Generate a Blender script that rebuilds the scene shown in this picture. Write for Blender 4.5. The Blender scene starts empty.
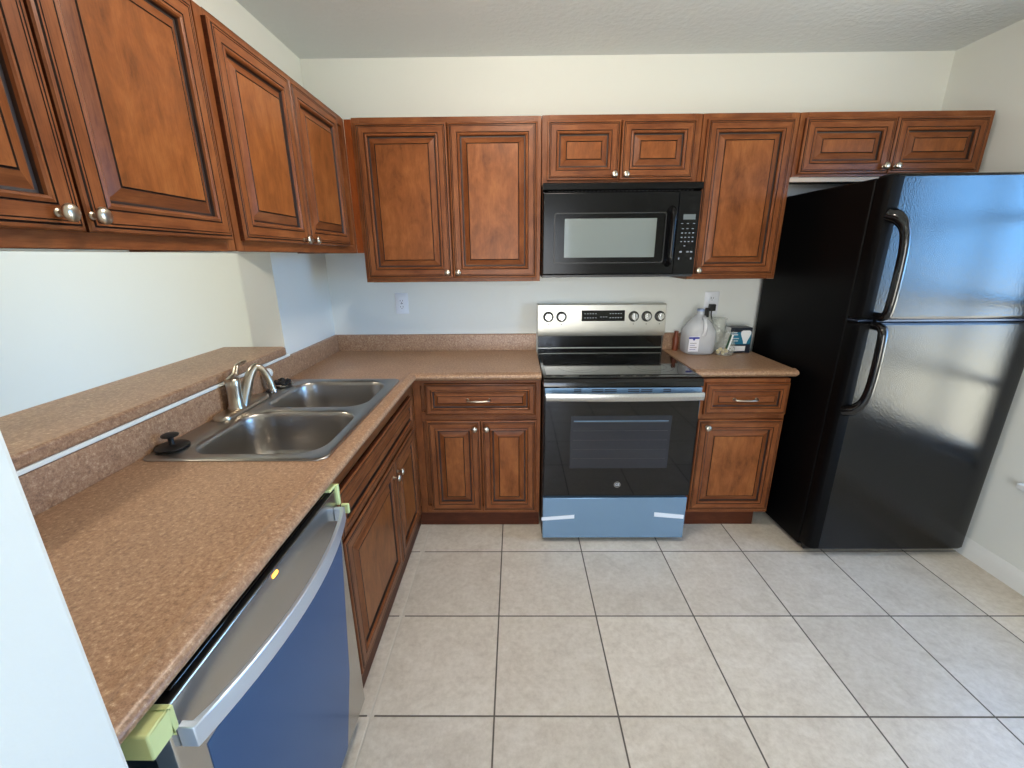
import bpy, math, random
from mathutils import Vector, Matrix
random.seed(7)
PI = math.pi
scene = bpy.context.scene
COL = scene.collection

# ------------------------------------------------------------------ camera
def make_camera():
    yaw, pitch, roll, fpx = 0.0098, 0.2916, -0.0081, 427.389
    cy, sy, cp, sp = math.cos(yaw), math.sin(yaw), math.cos(pitch), math.sin(pitch)
    r = Vector((cy, sy, 0)); f0 = Vector((-sy, cy, 0)); u0 = Vector((0, 0, 1))
    f = f0*cp - u0*sp; u = u0*cp + f0*sp
    cr, sr = math.cos(roll), math.sin(roll)
    r2 = r*cr + u*sr; u2 = u*cr - r*sr
    cam = bpy.data.cameras.new('camera'); o = bpy.data.objects.new('camera', cam)
    cam.sensor_width = 36; cam.sensor_fit = 'HORIZONTAL'; cam.lens = fpx*36/1024
    cam.clip_start = 0.02; cam.clip_end = 200
    m = Matrix(((r2.x, u2.x, -f.x, -0.1308), (r2.y, u2.y, -f.y, -2.6279), (r2.z, u2.z, -f.z, 1.4779), (0, 0, 0, 1)))
    o.matrix_world = m
    COL.objects.link(o); scene.camera = o
make_camera()

# ------------------------------------------------------------------ exposure, world, daylight
vs = scene.view_settings
vs.view_transform = 'Standard'; vs.look = 'None'; vs.gamma = 1; vs.exposure = 0.80
vs.use_curve_mapping = False
scene.cycles.max_bounces = 10
scene.cycles.diffuse_bounces = 6
scene.cycles.glossy_bounces = 5
scene.cycles.transmission_bounces = 8
scene.cycles.sample_clamp_indirect = 6

SKY_GAIN = 7.2
def make_world():
    """sky above, sunlit ground below; the ground towards +x lies in the shade of the building"""
    w = bpy.data.worlds.new('daylight'); scene.world = w; w.use_nodes = True
    nt = w.node_tree; nt.nodes.clear()
    N, L = nt.nodes.new, nt.links.new
    out = N('ShaderNodeOutputWorld'); bg = N('ShaderNodeBackground')
    tc = N('ShaderNodeTexCoord'); sp = N('ShaderNodeSeparateXYZ'); mr = N('ShaderNodeMapRange')
    mr.inputs['From Min'].default_value = -1; mr.inputs['From Max'].default_value = 1
    def rampn(stops):
        cr = N('ShaderNodeValToRGB'); e = cr.color_ramp.elements
        while len(e) < len(stops): e.new(.5)
        for el, (p, c) in zip(e, stops): el.position = p; el.color = (*c, 1)
        L(mr.outputs[0], cr.inputs[0]); return cr.outputs[0]
    L(tc.outputs['Generated'], sp.inputs[0]); L(sp.outputs['Z'], mr.inputs['Value'])
    a = rampn([(0, (.62, .55, .44)), (.34, (.72, .65, .53)), (.43, (1.0, .93, .80)), (.47, (1.08, 1.04, .96)), (.50, (.98, 1.0, 1.02)), (.62, (.66, .74, .88)), (1, (.50, .62, .86))])
    b = rampn([(0, (.25, .23, .20)), (.08, (.40, .37, .30)), (.20, (.95, .94, .88)), (.36, (.9, .88, .76)), (.38, (1.2, 1.18, .96)), (.445, (1.12, 1.14, 1.02)), (.452, (.60, .74, .86)), (.466, (.62, .92, 1.25)), (.48, (.46, 1.15, 2.15)), (.56, (.40, 1.05, 2.1)), (.62, (.22, .42, .80)), (1, (.15, .28, .55))])
    mx = N('ShaderNodeMapRange'); mx.inputs['From Min'].default_value = .05; mx.inputs['From Max'].default_value = .3
    L(sp.outputs['X'], mx.inputs['Value'])
    m = N('ShaderNodeMix'); m.data_type = 'RGBA'; L(mx.outputs[0], m.inputs[0]); L(a, m.inputs[6]); L(b, m.inputs[7])
    bg.inputs['Strength'].default_value = SKY_GAIN
    L(m.outputs[2], bg.inputs[0]); L(bg.outputs[0], out.inputs[0])
make_world()

def portal(name, loc, rot, sx, sy):
    l = bpy.data.lights.new(name, 'AREA'); l.shape = 'RECTANGLE'; l.size = sx; l.size_y = sy
    l.cycles.is_portal = True
    o = bpy.data.objects.new(name, l); o.location = loc; o.rotation_euler = rot; COL.objects.link(o)
# openings (y0, y1, z0, z1) on the right wall and (x0, x1, z0, z1) on the rear wall
XR, YREAR, ZC = 2.15, -5.4, 2.475
WIN_R = (-1.80, -0.90, 0.48, 2.02)
WIN_B = (-1.30, 0.70, 0.08, 2.05)
XLIV = -5.2
portal('daylight_right', (XR+.12, (WIN_R[0]+WIN_R[1])/2, (WIN_R[2]+WIN_R[3])/2), (0, PI/2, 0), WIN_R[3]-WIN_R[2], WIN_R[1]-WIN_R[0])
portal('daylight_rear', ((WIN_B[0]+WIN_B[1])/2, YREAR-.12, (WIN_B[2]+WIN_B[3])/2), (PI/2, 0, 0), WIN_B[1]-WIN_B[0], WIN_B[3]-WIN_B[2])

# ------------------------------------------------------------------ materials
def nt_of(name):
    m = bpy.data.materials.new(name); m.use_nodes = True
    nt = m.node_tree; b = nt.nodes['Principled BSDF']
    return m, nt, b
def s2l(c):
    return tuple(((x/255)/12.92 if x/255 <= .04045 else ((x/255+.055)/1.055)**2.4) for x in c)
def plain(name, rgb, rough=.5, metal=0, coat=0, ior=1.5, trans=0, emit=None, es=0, bump=None, spec=None):
    m, nt, b = nt_of(name)
    b.inputs['Base Color'].default_value = (*s2l(rgb), 1)
    b.inputs['Roughness'].default_value = rough; b.inputs['Metallic'].default_value = metal
    b.inputs['Coat Weight'].default_value = coat; b.inputs['IOR'].default_value = ior
    b.inputs['Transmission Weight'].default_value = trans
    if spec is not None: b.inputs['Specular IOR Level'].default_value = spec
    if emit:
        b.inputs['Emission Color'].default_value = (*s2l(emit), 1); b.inputs['Emission Strength'].default_value = es
    if bump:
        sc, st, dist = bump
        tc = nt.nodes.new('ShaderNodeTexCoord'); n = nt.nodes.new('ShaderNodeTexNoise'); bp = nt.nodes.new('ShaderNodeBump')
        n.inputs['Scale'].default_value = sc; n.inputs['Detail'].default_value = 3
        bp.inputs['Strength'].default_value = st; bp.inputs['Distance'].default_value = dist
        nt.links.new(tc.outputs['Object'], n.inputs['Vector']); nt.links.new(n.outputs['Fac'], bp.inputs['Height'])
        nt.links.new(bp.outputs[0], b.inputs['Normal'])
    return m
def noise(nt, vec, scale, detail=4, rough=.55, dist=0):
    n = nt.nodes.new('ShaderNodeTexNoise'); n.inputs['Scale'].default_value = scale
    n.inputs['Detail'].default_value = detail; n.inputs['Roughness'].default_value = rough
    n.inputs['Distortion'].default_value = dist
    nt.links.new(vec, n.inputs['Vector']); return n.outputs['Fac']
def ramp(nt, fac, stops):
    r = nt.nodes.new('ShaderNodeValToRGB'); e = r.color_ramp.elements
    while len(e) < len(stops): e.new(.5)
    for el, (p, c) in zip(e, stops): el.position = p; el.color = (*s2l(c), 1)
    nt.links.new(fac, r.inputs[0]); return r.outputs[0]
def mix(nt, a, b, fac, mode='MIX'):
    m = nt.nodes.new('ShaderNodeMix'); m.data_type = 'RGBA'; m.blend_type = mode
    nt.links.new(a, m.inputs[6]); nt.links.new(b, m.inputs[7])
    if isinstance(fac, (int, float)): m.inputs[0].default_value = fac
    else: nt.links.new(fac, m.inputs[0])
    return m.outputs[2]
def coords(nt, scale=(1, 1, 1)):
    tc = nt.nodes.new('ShaderNodeTexCoord'); mp = nt.nodes.new('ShaderNodeMapping')
    mp.inputs['Scale'].default_value = scale
    nt.links.new(tc.outputs['Object'], mp.inputs['Vector']); return mp.outputs[0]
def bump(nt, b, h, strength, dist):
    bp = nt.nodes.new('ShaderNodeBump'); bp.inputs['Strength'].default_value = strength; bp.inputs['Distance'].default_value = dist
    nt.links.new(h, bp.inputs['Height']); nt.links.new(bp.outputs[0], b.inputs['Normal'])

def wood(name, axis, dark, mid, light, rough=.36, streak=1.0):
    """stained maple: fine grain along one axis plus blotchy stain"""
    m, nt, b = nt_of(name)
    sc = [34, 34, 34]; sc[axis] = 3.0
    g = noise(nt, coords(nt, tuple(sc)), 1.0, 5, .55, .8)
    c1 = ramp(nt, g, [(.25, dark), (.5, mid), (.8, light)])
    bsc = [1.6, 1.6, 1.6]; bsc[axis] = .7
    bl = noise(nt, coords(nt, tuple(bsc)), 9 if streak < 1 else 11, 6, .68, .35)
    c2 = ramp(nt, bl, [(.22, dark), (.5, mid), (.78, light)])
    col = mix(nt, c1, c2, .62 if streak == 1 else .85)
    fine = [150, 150, 150]; fine[axis] = 7
    f = noise(nt, coords(nt, tuple(fine)), 2.2, 3, .6)
    col = mix(nt, col, ramp(nt, f, [(.30, (196, 188, 180)), (.55, (255, 255, 255))]), .6 if streak == 1 else .35, 'MULTIPLY')
    nt.links.new(col, b.inputs['Base Color'])
    b.inputs['Roughness'].default_value = rough
    b.inputs['Specular IOR Level'].default_value = .22
    bump(nt, b, g, .06, .002)
    return m
FD, FM, FL = (78, 40, 21), (122, 70, 38), (156, 100, 60)
PD, PM, PL = (70, 36, 16), (130, 75, 37), (160, 102, 56)
WX = wood('cinnamon_maple_grain_along_x', 0, FD, FM, FL)
WY = wood('cinnamon_maple_grain_along_y', 1, FD, FM, FL)
WZ = wood('cinnamon_maple_upright_grain', 2, FD, FM, FL)
WP = wood('cinnamon_maple_panel', 2, PD, PM, PL, .36, .5)
GLAZE = plain('dark_glaze_in_grooves', (34, 18, 12), .5)
KICK_EDGE = wood('dark_stained_kick_and_edge_shade', 0, (58, 28, 15), (84, 42, 23), (104, 56, 32), .45)
ORANGE = wood('orange_stained_filler', 2, (104, 46, 18), (134, 66, 26), (152, 82, 36), .35)
PALEWOOD = plain('pale_unfinished_board', (186, 168, 148), .6)
DARKIN = plain('shaded_cabinet_underside', (30, 20, 15), .7)  # shade of the recessed cabinet bottoms put into the colour

def laminate():
    m, nt, b = nt_of('tan_speckled_laminate')
    v = coords(nt)
    a = noise(nt, v, 110, 5, .8)
    c1 = ramp(nt, a, [(.34, (66, 46, 36)), (.45, (138, 105, 79)), (.56, (170, 137, 108)), (.67, (230, 208, 176))])
    d = noise(nt, coords(nt, (1.6, .7, 1)), 55, 5, .7, .5)
    c2 = ramp(nt, d, [(.28, (104, 74, 55)), (.5, (160, 124, 97)), (.72, (194, 160, 126))])
    col = mix(nt, c1, c2, .36)
    e = noise(nt, v, 7, 3, .6)
    c3 = ramp(nt, e, [(.3, (134, 101, 77)), (.7, (178, 142, 112))])
    col = mix(nt, col, c3, .2)
    nt.links.new(col, b.inputs['Base Color']); b.inputs['Roughness'].default_value = .38
    return m
LAM = laminate()

TILE, TX, TY = 0.4156, -0.2096, -0.7451
def tiles():
    m, nt, b = nt_of('beige_floor_tile')
    v = coords(nt)
    sep = nt.nodes.new('ShaderNodeSeparateXYZ'); nt.links.new(v, sep.inputs[0])
    def math_(op, a, bb=None, cc=None):
        n = nt.nodes.new('ShaderNodeMath'); n.operation = op
        for i, x in enumerate((a, bb, cc)):
            if x is None: continue
            if isinstance(x, (int, float)): n.inputs[i].default_value = x
            else: nt.links.new(x, n.inputs[i])
        return n.outputs[0]
    def line(coord, off):
        t = math_('DIVIDE', math_('SUBTRACT', coord, off), TILE)
        f = math_('SUBTRACT', t, math_('ROUND', t))
        return math_('MULTIPLY', math_('ABSOLUTE', f), TILE)
    d = math_('MINIMUM', line(sep.outputs[0], TX), line(sep.outputs[1], TY))
    gm = nt.nodes.new('ShaderNodeMapRange'); gm.inputs['From Min'].default_value = .0022; gm.inputs['From Max'].default_value = .0036
    nt.links.new(d, gm.inputs['Value'])
    n1 = noise(nt, v, 9, 6, .68, .8); n2 = noise(nt, v, 45, 4, .7)
    c1 = ramp(nt, n1, [(.3, (196, 184, 166)), (.5, (217, 207, 190)), (.72, (232, 224, 210))])
    c2 = ramp(nt, n2, [(.3, (188, 175, 156)), (.55, (218, 208, 192)), (.75, (234, 226, 212))])
    tile = mix(nt, c1, c2, .45)
    # each tile a slightly different shade
    cx = math_('FLOOR', math_('DIVIDE', math_('SUBTRACT', sep.outputs[0], TX), TILE))
    cyy = math_('FLOOR', math_('DIVIDE', math_('SUBTRACT', sep.outputs[1], TY), TILE))
    cmb = nt.nodes.new('ShaderNodeCombineXYZ'); nt.links.new(cx, cmb.inputs[0]); nt.links.new(cyy, cmb.inputs[1])
    wn = nt.nodes.new('ShaderNodeTexWhiteNoise'); wn.noise_dimensions = '3D'; nt.links.new(cmb.outputs[0], wn.inputs['Vector'])
    sh = ramp(nt, wn.outputs['Value'], [(0, (236, 236, 236)), (1, (255, 255, 255))])
    tile = mix(nt, tile, sh, 1.0, 'MULTIPLY')
    rgb = nt.nodes.new('ShaderNodeRGB'); rgb.outputs[0].default_value = (*s2l((92, 84, 74)), 1)
    pale = nt.nodes.new('ShaderNodeRGB'); pale.outputs[0].default_value = (*s2l((205, 198, 184)), 1)
    lx = math_('LESS_THAN', math_('ABSOLUTE', math_('SUBTRACT', sep.outputs[0], TX-TILE)), .012)   # repointed joint along the left cabinets
    grout = mix(nt, rgb.outputs[0], pale.outputs[0], lx)
    col = mix(nt, grout, tile, gm.outputs[0])
    nt.links.new(col, b.inputs['Base Color'])
    rr = nt.nodes.new('ShaderNodeMapRange'); rr.inputs['To Min'].default_value = .8; rr.inputs['To Max'].default_value = .36
    nt.links.new(gm.outputs[0], rr.inputs['Value']); nt.links.new(rr.outputs[0], b.inputs['Roughness'])
    bump(nt, b, gm.outputs[0], .5, .002)
    return m
FLOOR = tiles()
WALL = plain('cream_white_wall_paint', (226, 229, 224), .75, bump=(90, .12, .003))
CEIL = plain('white_knockdown_ceiling', (220, 226, 227), .85, bump=(38, .45, .008))
WHITE = plain('white_trim_paint', (232, 234, 232), .45)
CAULK = plain('white_caulk_strip', (228, 232, 228), .5)
NICKEL = plain('brushed_nickel', (196, 186, 170), .28, 1)
STEEL = plain('stainless_steel', (190, 190, 188), .26, 1, bump=(8, .02, .001))
PANELSTEEL = plain('warm_grey_steel_panel', (192, 191, 184), .34, 1)
SINKSTEEL = plain('brushed_sink_steel', (172, 168, 163), .3, 1)
CHROME = plain('chrome', (205, 203, 200), .14, 1)
FILM = plain('pale_blue_film_on_steel', (128, 160, 190), .24, .55)
FILMPALE = plain('hazy_film_on_steel_handle', (205, 215, 226), .3, .7)
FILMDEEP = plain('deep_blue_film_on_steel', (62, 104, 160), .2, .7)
MWBLACK = plain('microwave_black', (10, 10, 11), .2, spec=.22)
BLACK = plain('gloss_black_enamel', (9, 9, 10), .12)
BLACKGLASS = plain('black_glass', (6, 6, 8), .04)
BLACKM = plain('matte_black_plastic', (16, 16, 17), .4)
DARKGREY = plain('dark_grey_plastic', (40, 40, 42), .35)
FRIDGEFRONT = plain('pebbled_gloss_black_steel', (5, 6, 8), .1, ior=1.45, bump=(170, .55, .0012))
FRIDGESIDE = plain('satin_black_steel', (6, 6, 7), .42, spec=.1, bump=(300, .1, .001))
FRIDGEHANDLE = plain('gloss_black_handle', (10, 10, 11), .15, ior=1.6)
MWGLASS = plain('grey_screened_glass', (112, 120, 118), .1)
RACKGREY = plain('oven_window_glass', (34, 36, 42), .06)
RUBBER = plain('black_rubber', (14, 14, 15), .45)
FOAM = plain('pale_green_foam', (206, 214, 150), .8)
PLATE = plain('white_plastic_plate', (228, 232, 238), .35)
SLOT = plain('dark_slot', (25, 25, 26), .6)
TAPE = plain('translucent_white_tape', (214, 222, 230), .35)
LED = plain('amber_light', (255, 170, 60), .4, emit=(255, 150, 40), es=6)
PRINT = plain('pale_grey_print', (196, 202, 208), .5)
LCD = plain('grey_display', (96, 104, 106), .2)
BURN = plain('grey_burner_ring', (52, 52, 55), .12)
def glassy(name, rgb, alpha, rough=.1):
    m, nt, b = nt_of(name)
    b.inputs['Base Color'].default_value = (*s2l(rgb), 1); b.inputs['Roughness'].default_value = rough
    b.inputs['Alpha'].default_value = alpha
    return m
JUG = glassy('cloudy_translucent_plastic', (236, 240, 246), .45, .22)
WATER = glassy('water_in_jug', (170, 184, 205), .45, .1)
JARGLASS = glassy('clear_jar_glass', (215, 222, 215), .25, .05)
BAG = glassy('clear_crinkled_plastic', (206, 212, 206), .26, .06)
PANE = glassy('window_glass', (240, 245, 250), .06, .03)
BLUECAP = plain('pale_blue_cap', (150, 168, 205), .4)
LABEL = plain('white_paper_label', (222, 224, 234), .6)
LABELBLUE = plain('blue_label_band', (52, 62, 150), .5)
TEAL = plain('teal_card', (22, 108, 138), .45)
NAVY = plain('dark_navy_card', (22, 30, 44), .45)
CARDWHITE = plain('white_card', (226, 230, 232), .5)
GREENPRINT = plain('dark_green_print', (40, 78, 58), .5)
AMBER = plain('amber_brown_plastic', (118, 60, 36), .4)
NUTS = plain('pale_yellow_contents', (206, 190, 140), .6)

# ------------------------------------------------------------------ mesh helper
class MB:
    def __init__(s): s.v = []; s.f = []; s.m = []; s.mats = []
    def mi(s, mat):
        if mat not in s.mats: s.mats.append(mat)
        return s.mats.index(mat)
    def face(s, pts, mat):
        i = len(s.v); s.v += [Vector(p) for p in pts]; s.f.append(list(range(i, i+len(pts)))); s.m.append(s.mi(mat))
    def mesh(s, vs_, fs, mat):
        i = len(s.v); s.v += [Vector(p) for p in vs_]; k = s.mi(mat)
        for f in fs: s.f.append([i+j for j in f]); s.m.append(k)
    def box(s, x0, x1, y0, y1, z0, z1, mat, **sides):
        p = [(x0,y0,z0),(x1,y0,z0),(x1,y1,z0),(x0,y1,z0),(x0,y0,z1),(x1,y0,z1),(x1,y1,z1),(x0,y1,z1)]
        F = dict(bot=(0,3,2,1), top=(4,5,6,7), front=(0,1,5,4), right=(1,2,6,5), back=(2,3,7,6), left=(3,0,4,7))
        i = len(s.v); s.v += [Vector(q) for q in p]
        for k, f in F.items():
            s.f.append([i+j for j in f]); s.m.append(s.mi(sides.get(k, mat)))
        return s
    def loft(s, loops, mat, cap0=True, cap1=True, closed=True):
        n = len(loops[0]); vs_ = [p for l in loops for p in l]; fs = []
        for a in range(len(loops)-1):
            for j in range(n if closed else n-1):
                k = (j+1) % n
                fs.append((a*n+j, a*n+k, (a+1)*n+k, (a+1)*n+j))
        if cap0: fs.append(tuple(range(n))[::-1])
        if cap1: fs.append(tuple((len(loops)-1)*n+j for j in range(n)))
        s.mesh(vs_, fs, mat); return s
    def tube(s, path, r, mat, n=12, cap=True, up=None, flat=1.0):
        path = [Vector(p) for p in path]; rs = r if isinstance(r, (list, tuple)) else [r]*len(path)
        loops = []; ref = Vector(up) if up else None
        for i, p in enumerate(path):
            t = (path[min(i+1, len(path)-1)]-path[max(i-1, 0)]).normalized()
            if ref is None:
                ref = Vector((0, 0, 1)) if abs(t.z) < .9 else Vector((1, 0, 0))
            a = (ref-t*ref.dot(t)).normalized(); b = t.cross(a)
            if up is None: ref = a
            loops.append([p + (a*math.cos(2*PI*k/n)*flat + b*math.sin(2*PI*k/n))*rs[i] for k in range(n)])
        return s.loft(loops, mat, cap, cap)
    def lathe(s, O, axis, prof, mat, n=24, cap=True):
        O = Vector(O); ax = Vector(axis).normalized()
        t = Vector((0, 0, 1)) if abs(ax.z) < .9 else Vector((1, 0, 0))
        a = (t-ax*t.dot(ax)).normalized(); b = ax.cross(a)
        loops = [[O+ax*h+(a*math.cos(2*PI*k/n)+b*math.sin(2*PI*k/n))*max(r, 1e-5) for k in range(n)] for r, h in prof]
        return s.loft(loops, mat, cap, cap)
    def sweep(s, path, prof, mat, normals):
        """prof (d, z): d along per-point outward normal (already mitre scaled); path (x, y)"""
        loops = [[(p[0]+nn[0]*d, p[1]+nn[1]*d, z) for d, z in prof] for p, nn in zip(path, normals)]
        return s.loft(loops, mat)
    def build(s, name, parent=None, bevel=0, seg=2, smooth=35, subsurf=0):
        me = bpy.data.meshes.new(name); o = bpy.data.objects.new(name, me); COL.objects.link(o)
        off = Vector((0, 0, 0))
        if parent is not None:
            q = parent
            while q is not None: off += q.location; q = q.parent
            o.parent = parent
        me.from_pydata([p-off for p in s.v], [], s.f)
        for m in s.mats: me.materials.append(m)
        for p, k in zip(me.polygons, s.m): p.material_index = k
        import bmesh
        bm = bmesh.new(); bm.from_mesh(me)
        bmesh.ops.remove_doubles(bm, verts=bm.verts, dist=1e-6)
        bm.to_mesh(me); bm.free()
        if smooth:
            for p in me.polygons: p.use_smooth = True
            me.set_sharp_from_angle(angle=math.radians(smooth))
        if bevel:
            b = o.modifiers.new('bevel', 'BEVEL'); b.width = bevel; b.segments = seg; b.limit_method = 'ANGLE'; b.angle_limit = math.radians(40)
            b.harden_normals = False
        if subsurf:
            b = o.modifiers.new('subsurf', 'SUBSURF'); b.levels = subsurf; b.render_levels = subsurf
        return o
def thing(name, label, cat, loc, group=None):
    o = bpy.data.objects.new(name, None); COL.objects.link(o); o.location = loc
    o.empty_display_size = .1
    o['label'] = label; o['category'] = cat
    if group: o['group'] = group
    return o
def tag(o, label, cat, group=None):
    o['label'] = label; o['category'] = cat
    if group: o['group'] = group
    return o
def part(o, label): o['label'] = label; return o
def struct(o): o['kind'] = 'structure'; return o
def rrect(cx, cy, hx, hy, r, n=6):
    out = []
    for qx, qy, a0 in ((1, 1, 0), (-1, 1, PI/2), (-1, -1, PI), (1, -1, 1.5*PI)):
        for k in range(n+1):
            a = a0+PI/2*k/n
            out.append((cx+qx*(hx-r)+r*math.cos(a), cy+qy*(hy-r)+r*math.sin(a)))
    return out
def arc(p0, p1, p2, n=10):
    p0, p1, p2 = Vector(p0), Vector(p1), Vector(p2)
    return [p0*(1-t)**2+p1*2*t*(1-t)+p2*t*t for t in [i/n for i in range(n+1)]]
def spline(pts, n=8):
    pts = [Vector(p) for p in pts]; P = [pts[0]*2-pts[1]]+pts+[pts[-1]*2-pts[-2]]; out = []
    for i in range(1, len(P)-2):
        a, b, c, d = P[i-1:i+3]
        for k in range(n):
            t = k/n
            out.append(.5*((2*b)+(c-a)*t+(2*a-5*b+4*c-d)*t*t+(3*b-a-3*c+d)*t**3))
    out.append(pts[-1]); return out

# ------------------------------------------------------------------ the room
WT = .155                      # thickness of the wall with the pass-through
XL = -1.255
Y_NEAR = -2.262                # far face of the stub wall in front of the counter end
m = MB(); m.box(XLIV-.1, XR+.12, YREAR-.12, .12, -.06, 0, FLOOR); struct(m.build('floor', smooth=0))
m = MB(); m.box(XLIV-.1, XR+.12, YREAR-.12, .12, ZC, ZC+.06, CEIL); struct(m.build('ceiling', smooth=0))
m = MB(); m.box(XLIV-.1, XR+.12, 0, .12, 0, ZC, WALL); struct(m.build('wall_back', smooth=0))
m = MB()                       # kitchen's left wall: far post, low wall under the ledge, header over the opening
m.box(XL-WT, XL, -.59, 0, 0, ZC, WALL)
m.box(XL-WT, XL, Y_NEAR, -.59, 0, 1.028, WALL)
m.box(XL-WT, XL, Y_NEAR, -.59, 1.4985, ZC, WALL)
struct(m.build('wall_left', smooth=0))
m = MB(); m.box(XL-WT, -.608, Y_NEAR-.13, Y_NEAR, 0, ZC, WALL); struct(m.build('wall_near', smooth=0, bevel=.006))
def wall_with_hole(axis, c0, c1, a0, a1, hole, name):
    h0, h1, z0, z1 = hole; m = MB()
    for (p, q, zz0, zz1) in ((a0, h0, 0, ZC), (h1, a1, 0, ZC), (h0, h1, 0, z0), (h0, h1, z1, ZC)):
        if q-p < .001: continue
        if axis == 'x': m.box(c0, c1, p, q, zz0, zz1, WALL)
        else: m.box(p, q, c0, c1, zz0, zz1, WALL)
    return m
m = wall_with_hole('x', XR, XR+.12, YREAR, 0, WIN_R, ''); struct(m.build('wall_right', smooth=0))
m = wall_with_hole('y', YREAR-.12, YREAR, XLIV, XR, WIN_B, '')
struct(m.build('wall_rear', smooth=0))
m = MB(); m.box(XLIV-.1, XLIV, YREAR, 0, 0, ZC, WALL); struct(m.build('wall_living', smooth=0))
# baseboard along the right wall: stepped profile
m = MB()
prof = [(0, 0), (.014, 0), (.014, .066), (.011, .078), (.006, .086), (.003, .094), (0, .096)]
m.loft([[(XR-d, y, z) for d, z in prof] for y in (-.04, YREAR)], WHITE); struct(m.build('baseboard_right'))
# white strip between the laminate ledge and the backsplash
m = MB(); m.box(XL-.01, XL+.021, Y_NEAR, -.592, 1.0165, 1.0295, CAULK); struct(m.build('trim_1', bevel=.003))
# windows: frames with mullions and panes
def window(axis, hole, at, name, nv, nh, sill=False):
    a0, a1, z0, z1 = hole; m = MB(); w = .045
    def bx(p, q, zz0, zz1, d0=.03, d1=.08, mat=WHITE, mm=None):
        mm = mm or m
        if axis == 'x': mm.box(at+d0, at+d1, p, q, zz0, zz1, mat)
        else: mm.box(p, q, at-d1, at-d0, zz0, zz1, mat)
    bx(a0, a0+w, z0, z1); bx(a1-w, a1, z0, z1); bx(a0+w, a1-w, z0, z0+w); bx(a0+w, a1-w, z1-w, z1)
    for i in range(1, nv):
        p = a0+(a1-a0)*i/nv; bx(p-.012, p+.012, z0+w, z1-w, .04, .07)
    for i in range(1, nh):
        z = z0+(z1-z0)*i/nh; bx(a0+w, a1-w, z-.012, z+.012, .04, .07)
    o = struct(m.build(name, smooth=0))
    g = MB(); bx(a0+w, a1-w, z0+w, z1-w, .054, .057, PANE, g); part(g.build('pane', o, smooth=0), 'clear window pane')
    if sill:
        g = MB(); g.box(at-.03, at+.03, a0-.03, a1+.004, z0-.024, z0, WHITE); g.build('sill', o, bevel=.004)
window('x', WIN_R, XR, 'window_1', 3, 4, True)
window('y', WIN_B, YREAR, 'added_rear_window', 2, 1)  # unseen window behind the camera, added for the room's light level

# ------------------------------------------------------------------ cabinet doors
def door_profile(s):
    """(inset, relief, material key of the strip that starts here); relief is measured from the door face"""
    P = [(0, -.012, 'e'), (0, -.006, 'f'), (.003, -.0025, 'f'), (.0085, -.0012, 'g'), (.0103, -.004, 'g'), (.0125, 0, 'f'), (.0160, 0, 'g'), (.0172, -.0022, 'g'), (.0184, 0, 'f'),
         (.042, 0, 'g'), (.0437, -.0035, 'g'), (.0455, -.0003, 'f'), (.0515, .0018, 'f'), (.0555, -.0008, 'f'), (.0575, -.006, 'g'), (.0590, -.0125, 'g'),
         (.0640, -.0135, 'f'), (.070, -.0115, 'f'), (.089, -.0015, 'g'), (.0912, -.0048, 'g'), (.0932, -.0008, 'p')]
    return [(i*s, r, k) for i, r, k in P]
def door_mesh(O, U, V, N, w, h, gh, s=1.0, thick=.019):
    O, U, V, N = map(Vector, (O, U, V, N)); mb = MB()
    prof = door_profile(s)
    def ring(i, r): return [O+U*a+V*b+N*(thick+r) for a, b in ((i, i), (w-i, i), (w-i, h-i), (i, h-i))]
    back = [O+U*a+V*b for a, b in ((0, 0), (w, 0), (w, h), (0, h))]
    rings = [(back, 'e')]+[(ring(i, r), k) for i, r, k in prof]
    for (A, k), (B, _) in zip(rings[:-1], rings[1:]):
        for e in range(4):
            q = (e+1) % 4
            mat = GLAZE if k == 'g' else KICK_EDGE if k == 'e' else (gh if e in (0, 2) else WZ)  # door edges get the dark kick wood, side shade put into the colour
            mb.face([A[e], A[q], B[q], B[e]], mat)
    mb.face(rings[-1][0], WP if s == 1.0 else gh)
    mb.face(back[::-1], WZ)
    return mb
KN = [(.0075, 0), (.0075, .002), (.0045, .004), (.0042, .012), (.007, .015), (.0135, .0185), (.0158, .0225), (.0150, .0265), (.011, .0295), (.005, .0308), (0.0003, .031)]
def knob(P, N, parent):
    m = MB(); m.lathe(P, N, KN, NICKEL, 20); return part(m.build('knob', parent, smooth=50), 'round brushed nickel knob')
def pull(P, U, N, parent, half=.048):
    P, U, N = map(Vector, (P, U, N)); m = MB()
    pts = spline([P-U*half, P-U*half+N*.018, P-U*half*.6+N*.026, P+N*.029, P+U*half*.6+N*.026, P+U*half+N*.018, P+U*half], 5)
    n = len(pts); rr_ = [.0065 if i < 3 or i > n-4 else .0042+.0012*abs(2*i/(n-1)-1) for i in range(n)]
    m.tube(pts, rr_, NICKEL, 10)
    for e in (-1, 1): m.lathe(P+U*half*e, N, [(.009, 0), (.009, .003), (.006, .006), (.002, .007)], NICKEL, 14)
    return part(m.build('handle', parent, smooth=50), 'arched brushed nickel pull')

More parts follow.
